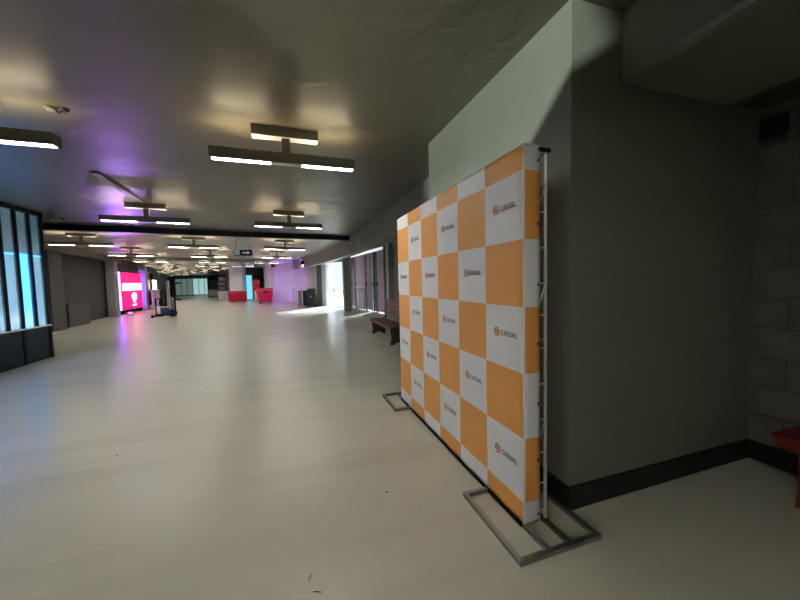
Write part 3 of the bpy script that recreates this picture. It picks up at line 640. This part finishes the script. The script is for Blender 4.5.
# warm lit shop window and poster stand at the left
ws = thing('shop_window', 'warm lit shop window far along the left wall', 'shop window', (-11.75, 34.3, 0), math.atan2(14, -3.0))
B('lit_panel', (0, -.10, 1.35), (3.2, -.06, 2.2), 'warm', ws); B('frame', (-.08, -.14, 0), (0, .0, 2.75), 'blackm', ws); B('frame', (3.2, -.14, 0), (3.28, 0, 2.75), 'blackm', ws); B('fascia', (-.08, -.2, 2.2), (3.28, 0, 2.75), 'blackm', ws); B('lower_panel', (0, -.12, 0), (3.2, 0, 1.35), 'mauve', ws)
dk = thing('dark_doorway', 'dark doorway with black header beyond the pink screen', 'doorway', (-10.72, 29.6, 0), math.atan2(4.4, -1.1))
B('opening', (.1, -.05, 0), (1.1, .02, 2.4), 'black', dk); B('header', (-.1, -.35, 2.4), (1.5, .02, 2.8), 'black', dk); B('jamb', (-.1, -.2, 0), (.1, .02, 2.4), 'cream', dk); B('jamb', (1.1, -.2, 0), (1.3, .02, 2.4), 'cream', dk)
po = thing('poster_stand', 'framed pale notice stand beside the pink screen', 'notice stand', (-9.3, 27.3, 0), math.radians(72))
B('board', (.05, -.02, .22), (1.15, .02, 1.34), 'mauve', po)
bm = bmesh.new()
for a, b in (((0, -.03, 0), (.05, .03, 1.4)), ((1.15, -.03, 0), (1.2, .03, 1.4)), ((.05, -.03, 1.34), (1.15, .03, 1.4)), ((.05, -.03, .16), (1.15, .03, .22))): box(bm, a, b)
obj('frame', bm, 'cream', po); B('notice', (.45, -.03, .4), (1.0, -.02, 1.2), 'cream', po); B('foot', (0, -.25, 0), (.05, .25, .04), 'blackm', po); B('foot', (1.15, -.25, 0), (1.2, .25, .04), 'blackm', po)

# upright wheeled machine
mc = thing('floor_machine', 'dark upright wheeled machine with a blue box at its base', 'machine', (-6.38, 20.4, 0), math.radians(16))
B('base_plate', (-.42, -.35, .09), (.42, .35, .16), 'blackm', mc, bevel=.02)
B('outrigger', (-.62, -.42, .06), (-.10, -.32, .13), 'blackm', mc, bevel=.02)
for x, y in ((-.56, -.36), (.36, -.36), (-.3, .34), (.36, .34)):
    bm = bmesh.new(); disc_x(bm, (x, y, .075), .075, .05, 14, 'Y'); obj('wheel', bm, 'black', mc, smooth=True)
bm = bmesh.new(); disc_x(bm, (.30, -.30, .2), .2, .07, 20, 'Y'); obj('drive_wheel', bm, 'black', mc, smooth=True)
B('blue_tank', (-.22, -.36, .17), (.18, .05, .50), 'blue', mc, bevel=.03)
B('tank_lid', (-.26, -.38, .50), (.22, .08, .56), 'cream', mc, bevel=.01)
bm = bmesh.new(); lathe(bm, [(.17, .56), (.22, .70), (.19, .95), (.13, 1.08), (.17, 1.22), (.15, 1.38), (.06, 1.48)], (-.06, 0, 0), 14); obj('bag', bm, 'black', mc, smooth=True)
for x, h, m in ((-.40, .98, 'blackm'), (.12, 1.88, 'cream'), (.20, 1.88, 'cream'), (.16, 1.9, 'grey')):
    bm = bmesh.new(); tube(bm, [(x, -.24, .16), (x, -.24, h)], .03, 8); obj('pole', bm, m, mc)
B('mast', (.30, .0, .16), (.46, .14, 1.82), 'blackm', mc, bevel=.015)
B('mast_head', (.30, -.05, 1.72), (.75, .14, 1.80), 'blackm', mc, bevel=.01)
bm = bmesh.new(); tube(bm, [(-.40, -.05, .97), (-.1, -.05, .97), (.2, -.05, .97)], .022, 8); obj('handle', bm, 'blackm', mc)
B('tray', (.30, .1, .84), (.72, .5, .90), 'blackm', mc)
B('hose', (.24, -.2, .35), (.40, -.1, 1.0), 'grey', mc, bevel=.03)

# small spotlights on the right beam
for i, (y, lab) in enumerate(((11.0, 'small pale spotlight on the right beam, nearer of the two'), (12.6, 'small pale spotlight on the right beam, farther of the two'))):
    s_ = thing('beam_spotlight', lab, 'spotlight', (2.29+cx(y), y, 2.98-.1*i), group='spotlights on the right beam')
    bm = bmesh.new(); tube(bm, [(0, 0, 0), (-.10, 0, 0), (-.12, 0, -.05)], .012, 6); obj('arm', bm, 'cream', s_)
    bm = bmesh.new(); tube(bm, [(-.14, 0, -.02), (-.12, -.02, -.17)], .035, 10, .055); obj('head', bm, 'cream', s_, smooth=True)

# litter on the floor
for i, (x, y, w, l, r) in enumerate(((-1.65, 3.76, .018, .03, .3), (-1.33, 5.78, .02, .03, 1), (.62, 2.35, .008, .03, .6), (.85, 3.16, .012, .02, .1), (.03, 1.79, .004, .06, -.5), (.06, 1.69, .004, .05, 1.2), (.12, 7.23, .015, .03, .2))):
    labs = ['dark crumb on the floor at lower left', 'dark crumb on the floor in the middle distance', 'small dark fleck on the floor left of the near foot frame', 'small dark fleck on the floor by the backdrop edge', 'thin dark thread on the floor at the bottom, the farther one', 'thin dark thread on the floor at the bottom edge, nearest', 'tiny dark crumb far up the floor near the bench']
    bm = bmesh.new(); n = 7; random.seed(i)
    top = []; bot = []
    for k in range(n):
        t = 2*math.pi*k/n; q = random.uniform(.7, 1.15)
        bot.append(bm.verts.new((w/2*math.cos(t)*q, l/2*math.sin(t)*q, 0))); top.append(bm.verts.new((w/2*math.cos(t)*q*.7, l/2*math.sin(t)*q*.7, .004)))
    bm.faces.new(bot[::-1]); bm.faces.new(top)
    for k in range(n): bm.faces.new((bot[k], bot[(k+1) % n], top[(k+1) % n], top[k]))
    o = obj('litter_scrap', bm, 'dirt'); o.location = (x, y, 0); o.rotation_euler = (0, 0, r); tag(o, labs[i], 'litter')
